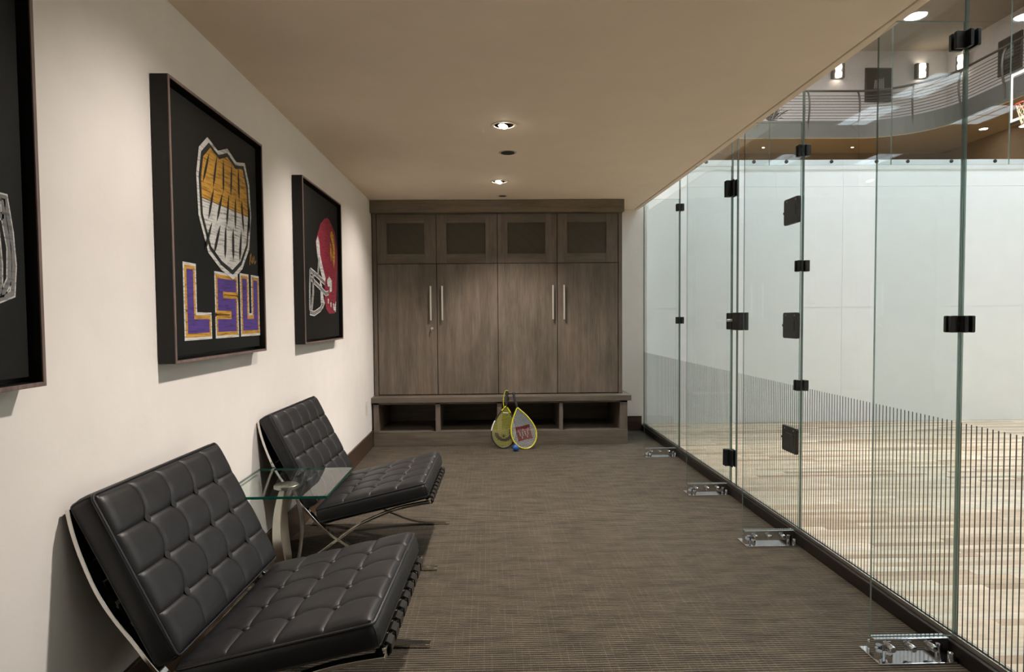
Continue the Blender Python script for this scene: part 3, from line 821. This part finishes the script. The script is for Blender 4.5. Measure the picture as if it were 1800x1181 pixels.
# ------------------------------------------------------------------ wall switch
sw = thing('wall_switch', 'small white switch plate on the cream wall beside the bench', 'switch', (XL, 6.18, .36))
obj('plate', MB().box(0, .006, -.040, .040, 0, .135), M['switch'], sw, bevel=.002)
obj('rocker', MB().box(.006, .010, -.017, .017, .035, .100), M['switch'], sw, bevel=.002)

# ------------------------------------------------------------------ racquets and ball
def racquet(name, label, bottom, top, yawed, strings, rimmats, inks, cord):
    t = thing(name, label, 'racquet', (0,0,0), 0, 'racquets leaning on the bench')
    B, T_ = Vector(bottom), Vector(top)
    zax = (T_-B).normalized(); tot = (T_-B).length
    xax = Vector((1, 0, 0)); xax = (xax - zax*xax.dot(zax)).normalized(); yax = zax.cross(xax)
    Mx = Matrix((xax, yax, zax)).transposed().to_4x4(); Mx.translation = B
    t.matrix_world = Mx @ Matrix.Rotation(yawed, 4, 'Z')
    HL = .410; HWD = .124
    ZM = .155
    def hwid(s):      # s from throat to tip
        z = HL*(1-s)
        if z < ZM: return HWD*math.sqrt(max(0, 1-((ZM-z)/ZM)**2))
        return HWD*(1-((z-ZM)/(HL-ZM))**1.7)
    R = .008
    def pt(s, sd): return (sd*hwid(s), 0, HL*(1-s)+R)
    S = [k/20*(1-ZM/HL) for k in range(21)]+[1-ZM/HL*(1-math.sin(PI/2*k/20)) for k in range(1, 21)]
    left = [pt(s, -1) for s in S]; right = [pt(s, 1) for s in S]
    loop = left + right[::-1][1:-1]
    fr = MB(); n = len(loop)
    def piece(a, b, mi):   # a..b indexes along the loop
        fr.tube([loop[i % n] for i in range(a, b+1)], .0068, 8, False, True, mi, .0095)
    for a, b, mi in rimmats(n): piece(a, b, mi)
    fo = obj('frame', fr, [M['yellow'], M['black_plastic'], M['white_gloss']], t, True)
    ht = tot-.012
    obj('handle', MB().tube([(0, 0, HL-.004), (0, 0, HL+.03), (0, 0, HL+.05), (0, 0, ht-.012), (0, 0, ht)], lambda q: (.007 if q < .1 else .0115 if q < .3 else .0135 if q < .9 else .0155), 10), M['grip'], t, True)
    st = MB(); wd = .0010
    def seg(p, q):
        mi = inks((p[0]+q[0])/2, (p[1]+q[1])/2)
        d = Vector((q[0]-p[0], q[1]-p[1])).normalized(); nn = Vector((-d.y, d.x))*wd
        st.add([(p[0]-nn.x, -.0008, p[1]-nn.y), (q[0]-nn.x, -.0008, q[1]-nn.y), (q[0]+nn.x, -.0008, q[1]+nn.y), (p[0]+nn.x, -.0008, p[1]+nn.y),
                (p[0]-nn.x, .0008, p[1]-nn.y), (q[0]-nn.x, .0008, q[1]-nn.y), (q[0]+nn.x, .0008, q[1]+nn.y), (p[0]+nn.x, .0008, p[1]+nn.y)],
               [(0,1,2,3), (7,6,5,4), (0,4,5,1), (2,6,7,3)], mi)
    sp = .0135
    k = 1
    while k*sp < HL-.02:
        z = k*sp+R; s = 1-(z-R)/HL; h = hwid(s)-.004
        m_ = max(1, int(2*h/.012))
        for i in range(m_): seg((-h+2*h*i/m_, z), (-h+2*h*(i+1)/m_, z))
        k += 1
    kk = int(HWD/sp)
    for k in range(-kk, kk+1):
        x = k*sp; zz = [R+HL*(1-i/120) for i in range(121) if hwid(i/120) > abs(x)+.003]
        if len(zz) < 3: continue
        z1, z0 = zz[0], zz[-1]; m_ = max(1, int((z1-z0)/.012))
        fan = 1.0
        for i in range(m_): seg((x, z0+(z1-z0)*i/m_), (x, z0+(z1-z0)*(i+1)/m_))
    so = obj('strings', st, strings, t); so['kind'] = 'stuff'
    if cord:
        P = []
        for i in range(60):
            q = i/59; P.append((-.020-.012*math.sin(q*PI)+.0035*math.sin(q*60), -.016+.0035*math.cos(q*60), HL-.015+(ht-HL+.015)*q))
        P += [(-.008, -.017, ht+.006), (.010, -.014, ht+.002)]
        obj('wrist_cord', MB().tube(P, .0033, 6), M['yellow'], t, True)
        obj('throat_bridge', MB().box(-.026, .026, -.004, .004, HL-.062, HL-.056), M['white_gloss'], t)
    return t
def ink1(x, z):
    # dark swept arc with a small block above it
    d = math.hypot(x/1.0, (z-.150)/.92)
    if .055 < d < .090 and z < .150+.035*(x > 0)+.0: return 1
    if x > .03 and .150 < z < .215 and abs((x-.062)-(z-.150)*.55) < .016: return 1
    if abs(x) < .013 and .108 < z < .135: return 1
    return 0
def ink2(x, z):
    if -.070 < x < .072 and .092 < z < .235:
        u = (x+.052)/.104; v = (z-.115)/.09
        if 0 <= v <= 1:
            for a, b in ((0, .25), (.5, .25), (.5, .75), (1, .75)):
                if abs(u-(b+(a-b)*v)) < .055: return 0
        return 1
    return 0
racquet('racquet', 'racquet with yellow strings, black frame and yellow wrist cord', (.128, 6.276, .001), (.182, 6.404, .562), .0,
        [M['string_yellow'], M['string_dark']],
        lambda n: [(0, 4, 0), (4, 12, 1), (12, 20, 2), (20, n-5, 1), (n-5, n-1, 0)], ink1, True)
racquet('racquet', 'racquet with bright yellow frame and red printed strings', (.374, 6.232, .001), (.238, 6.384, .548), .10,
        [M['string_white'], M['string_red']], lambda n: [(0, n, 0)], ink2, False)
bl = MB(); prof = [(.031*math.sin(PI*k/16)+.0002, -.031*math.cos(PI*k/16)) for k in range(17)]
tag(obj('ball', bl.lathe(prof, (0,0,0), 28), M['ball'], None, True, loc=(.250, 6.150, .0315)), 'small blue rubber ball on the carpet before the racquets', 'ball')

# ------------------------------------------------------------------ recessed ceiling lights of the room
LY = (2.28, 4.037, 5.667)
lab = ['recessed ceiling light above the nearest chair, outside the picture', 'nearer of the two glowing recessed ceiling lights',
       'farther glowing recessed ceiling light, close to the lockers']
M['bulb'] = emit('lamp_glow', (1.0, .86, .68), 40)
for i, y in enumerate(LY):
    t = thing('recessed_light', lab[i], 'ceiling light', (.106, y, ZC), 0, 'recessed ceiling lights')
    obj('trim_ring', MB().lathe([(.060, -.0005), (.062, -.004), (.079, -.004), (.081, -.0005)], (0,0,0), 32), M['trim_ring'], t, True)
    b = MB().lathe([(.002, -.022), (.020, -.020), (.029, -.012), (.031, -.0045)], (0,0,0), 20)
    bo = obj('bulb', b, M['bulb'], t, True); bo.rotation_euler = (0, .35, 0); bo.location = (-.004, 0, .004)
    L = lamp('wall_wash_lamp', 'SPOT', (.09, y, ZC-.045), SPOT_W, WARM, (XL, y+.0, 1.10), spot_size=math.radians(80), spot_blend=.9, shadow_soft_size=.035)
    L2 = lamp('down_lamp', 'SPOT', (.11, y, ZC-.045), FLOOD_W, WARM, (.25, y, 0), spot_size=math.radians(125), spot_blend=1.0, shadow_soft_size=.04)
for y, r, lb in ((4.69, .058, 'round dark recessed ceiling opening between the two lights'), (6.33, .040, 'small dark ceiling opening just before the lockers')):
    t = thing('ceiling_cover', lb, 'ceiling fitting', (.150, y, ZC))
    obj('ring', MB().lathe([(r*.8, -.001), (r, -.004), (r*1.12, -.003), (r*1.15, -.0005)], (0,0,0), 28), M['trim_ring'], t, True)
    obj('opening_shade', MB().lathe([(.002, -.0046), (r*.86, -.0046), (r*.86, -.001)], (0,0,0), 28), M['recess_shade'], t)  # flat dark disc painted as the shade inside the opening

# ------------------------------------------------------------------ court ceiling lights
M['court_glow'] = emit('court_panel_glow', (.79, .92, 1.0), COURT_E)
M['wash_glow'] = emit('court_wash_glow', (.80, .92, 1.0), WASH_E)
cl = [(7.48, 2.52, 'light panel on the court ceiling mirrored above the railing curve'), (7.56, 4.15, 'light panel on the court ceiling mirrored highest in the glass'), (9.80, 2.56, 'light panel on the court ceiling mirrored beside the hoop')]
cl += [(x, y, 'added light panel brightening the court, outside the picture') for x, y in ((2.9, -1), (2.9, .8), (2.9, 2.5), (2.9, 4.2), (5.0, -1), (5.0, .8), (5.0, 2.5), (5.0, 4.2), (7.48, -1), (9.8, -1), (9.8, 4.4))]  # further panels added to light the court, kept out of view
for i, (x, y, lb) in enumerate(cl):
    t = thing('court_light', lb, 'ceiling light', (x, y, ZCC), 0, 'light panels on the court ceiling')
    fr = MB().box(-.33, .33, -.62, -.59, -.03, 0).box(-.33, .33, .59, .62, -.03, 0).box(-.33, -.30, -.59, .59, -.03, 0).box(.30, .33, -.59, .59, -.03, 0).box(-.012, .012, -.59, .59, -.03, 0).box(-.30, .30, -.012, .012, -.03, 0)
    obj('frame', fr, M['white_paint'], t)
    for s in (-1, 1):
        obj('diffuser', MB().box(min(s*.014, s*.298), max(s*.014, s*.298), -.588, .588, -.022, -.004), M['court_glow'], t)
for x in (2.65, 4.13, 5.62, 7.1, 8.6, 10.1):
    t = thing('court_wall_washer', {5.62: 'bright round lamp mirrored in the high glass beside the ceiling edge', 7.1: 'bright round lamp mirrored at the upper right corner'}.get(x, 'bright round lamp on the court ceiling, outside the picture'), 'ceiling light', (x, 6.68, ZCC), 0, 'lamps washing the white court wall')
    obj('housing', MB().lathe([(.17, 0), (.17, -.03), (.15, -.035), (.14, -.012)], (0,0,0), 24), M['white_paint'], t, True)
    obj('lens', MB().lathe([(.14, -.010), (.13, -.026), (.002, -.030)], (0,0,0), 24), M['wash_glow'], t, True)

# ------------------------------------------------------------------ gym beyond the court wall
GZ, ZB, ZGC = 2.60, 6.50, 10.06
struct('floor_gym', MB().box(0, 20, YCW+.14, 24, GZ-.2, GZ), M['gym_soffit'], 'wooden floor of the gym beyond the court')
struct('ceiling_gym', MB().box(-.2, 20, YCW, 24, ZGC, ZGC+.2), M['gym_ceiling'], 'brown grey ceiling of the gym')
struct('wall_gym_left', MB().box(-.2, 0, YCW, 24, GZ, ZGC), M['gym_brown'], 'brown side wall of the gym')
struct('wall_gym_front', MB().box(-.2, 20, YCW+.0, YCW+.14, ZCC+.15, ZGC), M['gym_brown'], 'brown wall over the court ceiling')
struct('wall_gym_back', MB().box(-.2, 15.42, 21.5, 21.7, ZB, ZGC), M['gym_upper'], 'pale grey gallery wall behind the railing')
struct('wall_gym_right', MB().box(15.42, 15.62, 7.6, 21.7, ZB, ZGC), M['gym_upper'], 'pale grey gallery side wall')
struct('wall_gym_lower', MB().box(-.2, 14.75, 20.75, 20.95, GZ, ZB).box(14.75, 14.95, 7.6, 20.95, GZ, ZB), M['gym_brown'], 'dark brown wall under the gallery')
# curved front edge of the gallery
edge = [(0, 19.03), (4, 19.03), (8, 19.03), (11.0, 19.03)]
R_, cxg, cyg = 1.9, 11.0, 17.13
for k in range(1, 13):
    a = PI/2*(1-k/12); edge.append((cxg+R_*math.cos(a), cyg+R_*math.sin(a)))
edge += [(12.9, 15), (12.9, 12), (12.9, 7.76)]
slab = [(p[0], p[1]) for p in edge] + [(15.42, 7.76), (15.42, 21.5), (0, 21.5)]
bal = struct('balcony', MB().prism(slab, ZB+.012, ZB+.52, 'z'), M['fascia'], 'curved grey gallery slab with plain fascia')
obj('soffit', MB().prism([(p[0], p[1]+.0) for p in slab], ZB, ZB+.012, 'z'), M['gym_soffit'], bal)
def offs(d):
    out = []
    for i, p in enumerate(edge):
        a = Vector(edge[max(i-1, 0)]); b = Vector(edge[min(i+1, len(edge)-1)]); t_ = (b-a).normalized()
        out.append((p[0]-t_.y*d*-1*-1, p[1]+t_.x*d))
    return out
rail = thing('balcony_railing', 'dark metal railing with horizontal rods along the curved gallery', 'railing', (0,0,0))
in_ = offs(.0)
obj('top_rail', MB().tube([(p[0], p[1]+.03, 7.895) for p in in_], .032, 8), M['rail_metal'], rail, True)
for k in range(9):
    z = 7.09+.083*k; bow = .03+.10*math.sin(PI*(k+1)/11)
    obj('rod', MB().tube([(p[0], p[1]+.03, z) for p in in_], .0095, 6), M['rail_metal'], rail, True)
posts = [(3.5, 19.03, 0), (5.0, 19.03, 0), (6.5, 19.03, 0), (8.0, 19.03, 0), (9.52, 19.03, 0), (11.02, 19.03, 0), (12.32, 18.50, .79), (12.88, 17.35, 1.4), (12.9, 15.9, PI/2), (12.9, 14.4, PI/2), (12.9, 12.9, PI/2)]
for x, y, a in posts:
    dx_, dy_ = -math.sin(a), -math.cos(a)          # outward over the void
    P = [(x+dx_*o_, y+.03+dy_*o_, z) for o_, z in ((-.02, 7.885), (.03, 7.80), (.075, 7.65), (.095, 7.45), (.085, 7.25), (.05, 7.05), (.015, 6.90), (0.0, 6.62))]
    obj('post', MB().tube(smooth_path(P, 3), .026, 8), M['rail_metal'], rail, True)
# sconces, pictures
M['sconce_glow'] = emit('sconce_glow', (1.0, .80, .60), 9)
def sconce(label, loc, rz):
    t = thing('wall_sconce', label, 'wall lamp', loc, rz, 'lit sconces on the gallery walls')
    obj('back_plate', MB().box(-.20, .20, -.03, 0, -.24, .24), M['rail_metal'], t, bevel=.004)
    obj('side_cheek', MB().box(-.20, -.12, -.14, -.03, -.24, .24), M['rail_metal'], t, bevel=.004)
    obj('side_cheek', MB().box(.12, .20, -.14, -.03, -.24, .24), M['rail_metal'], t, bevel=.004)
    obj('shade', MB().lathe([(.09, -.21), (.105, -.10), (.07, 0), (.105, .10), (.09, .21)], (0, -.115, 0), 16), M['sconce_glow'], t, True)
sconce('lit sconce on the gallery wall in the middle of the three', (14.51, 21.495, 9.37), 0)
sconce('lit sconce on the gallery wall cut by the room ceiling edge', (11.69, 21.495, 9.37), 0)
sconce('lit sconce on the gallery side wall behind the black clamp', (15.415, 20.69, 9.37), -PI/2)
def gpic(label, loc, rz, w_, h_):
    t = thing('gallery_picture', label, 'picture', loc, rz, 'dark pictures on the gallery walls')
    obj('frame', MB().box(-w_/2, w_/2, -.05, 0, -h_/2, h_/2), M['rail_metal'], t, bevel=.006)
    obj('print', MB().box(-w_/2+.05, w_/2-.05, -.054, -.05, -h_/2+.05, h_/2-.05), M['canvas'], t)
    mb = MB()
    for q in range(5):
        mb.prism([(-w_*.2+q*w_*.08, -h_*.1), (-w_*.14+q*w_*.08, -h_*.12), (-w_*.10+q*w_*.07, h_*.12+.03*q), (-w_*.16+q*w_*.07, h_*.15)], -.057, -.054, 'y')
    obj('drawing', mb, M['ch_grey'], t)
    return t
gpic('dark square picture on the far gallery wall', (13.10, 21.495, 8.93), 0, .92, 1.12)
gpic('dark picture on the gallery side wall above the basketball hoop', (15.415, 18.84, 8.88), -PI/2, .86, 1.05)
# gym fill panels, added out of view to light the gallery
M['gym_glow'] = emit('gym_fill_glow', (1.0, .96, .90), GYM_E)
for i, (x, y) in enumerate(((4, 10), (4, 14.5), (9, 10), (9, 14.5), (13.2, 11.5))):
    t = thing('gym_fill_light', 'added light panel filling the gym, outside the picture', 'ceiling light', (x, y, ZGC), 0, 'added light panels filling the gym')
    obj('housing', MB().box(-.62, .62, -.62, .62, -.05, -.001), M['white_paint'], t, bevel=.004)
    obj('diffuser', MB().box(-.58, .58, -.58, .58, -.058, -.05), M['gym_glow'], t)
M['gal_glow'] = emit('gallery_downlight_glow', (1.0, .92, .80), 60)
for x, y, lb in ((14.05, 18.08, 'round downlight under the curved gallery near the hoop'), (11.4, 20.0, 'small downlight under the straight gallery'), (8.6, 20.0, 'leftmost downlight under the gallery')):
    t = thing('soffit_light', lb, 'ceiling light', (x, y, ZB), 0, 'downlights under the gallery')
    t.scale = (1, 1, 1) if x > 14 else (.35, .35, 1)
    obj('ring', MB().lathe([(.13, 0), (.13, -.012), (.105, -.012), (.10, -.004)], (0,0,0), 20), M['white_paint'], t, True)
    obj('lens', MB().lathe([(.098, -.003), (.09, -.008), (.002, -.010)], (0,0,0), 20), M['gal_glow'], t, True)
# basketball hoop
hp = thing('basketball_hoop', 'basketball backboard with orange rim and white net', 'basketball hoop', (11.85, 13.55, 5.58))
bd = MB().pane(0, .03, -.92, .92, 0, 1.07, 'x')
obj('backboard', bd, [M['glass'], M['edge']], hp)
obj('border', MB().box(-.006, -.001, -.92, -.86, 0, 1.07).box(-.006, -.001, .86, .92, 0, 1.07).box(-.006, -.001, -.86, .86, 1.01, 1.07).box(-.006, -.001, -.86, .86, 0, .06)
    .box(-.006, -.001, -.3, -.25, .12, .57).box(-.006, -.001, .25, .3, .12, .57).box(-.006, -.001, -.25, .25, .52, .57), M['white_gloss'], hp)
obj('bumper', MB().box(-.02, .05, -.94, .94, -.04, .0).box(-.02, .05, -.94, -.92, -.04, .32).box(-.02, .05, .92, .94, -.04, .32), M['black_plastic'], hp, bevel=.006)
rc = (-.42, -.08, .12)
ring = [(rc[0]+.23*math.cos(2*PI*k/28), rc[1]+.23*math.sin(2*PI*k/28), rc[2]) for k in range(28)]
obj('rim', MB().tube(ring, .014, 8, True).box(-.19, 0, rc[1]-.05, rc[1]+.05, rc[2]-.02, rc[2]+.012), M['rim_red'], hp, True)
nt_ = MB(); n_ = 12
for k in range(n_):
    for sgn in (1, -1):
        P = []
        for i in range(5):
            q = i/4; r = .225*(1-q)+.125*q; a = 2*PI*(k+sgn*i*.5)/n_
            P.append((rc[0]+r*math.cos(a), rc[1]+r*math.sin(a), rc[2]-.42*q))
        nt_.tube(P, .006, 5)
o = obj('net', nt_, M['net'], hp)
obj('support_arm', MB().tube([(.03, 0, .4), (1.0, 0, .9), (2.85, 0, 1.4)], .05, 8).tube([(.03, 0, .8), (2.85, 0, 1.45)], .05, 8), M['rail_metal'], hp, True)
# potted plant on the gallery behind the rail
pl = thing('gallery_plant', 'dark leafy plant standing on the gallery at far left', 'plant', (9.0, 20.4, ZB+.52))
obj('pot', MB().lathe([(.16, 0), (.22, .34), (.24, .36), (.20, .36)], (0,0,0), 18), M['fascia'], pl, True)
random.seed(3)
for k in range(26):
    a = random.uniform(0, 2*PI); ln = random.uniform(.45, .8); el = random.uniform(.4, 1.3)
    d = Vector((math.cos(a)*math.cos(el), math.sin(a)*math.cos(el), math.sin(el))); s_ = Vector((-math.sin(a), math.cos(a), 0))*.05
    b0 = Vector((0, 0, .36)); m_ = b0+d*ln*.6; e_ = b0+d*ln-Vector((0, 0, .12))
    obj('leaf', MB().add([b0, m_+s_, e_, m_-s_, m_+Vector((0,0,.02))], [(0, 1, 4), (1, 2, 4), (2, 3, 4), (3, 0, 4)]), M['leaf'], pl)
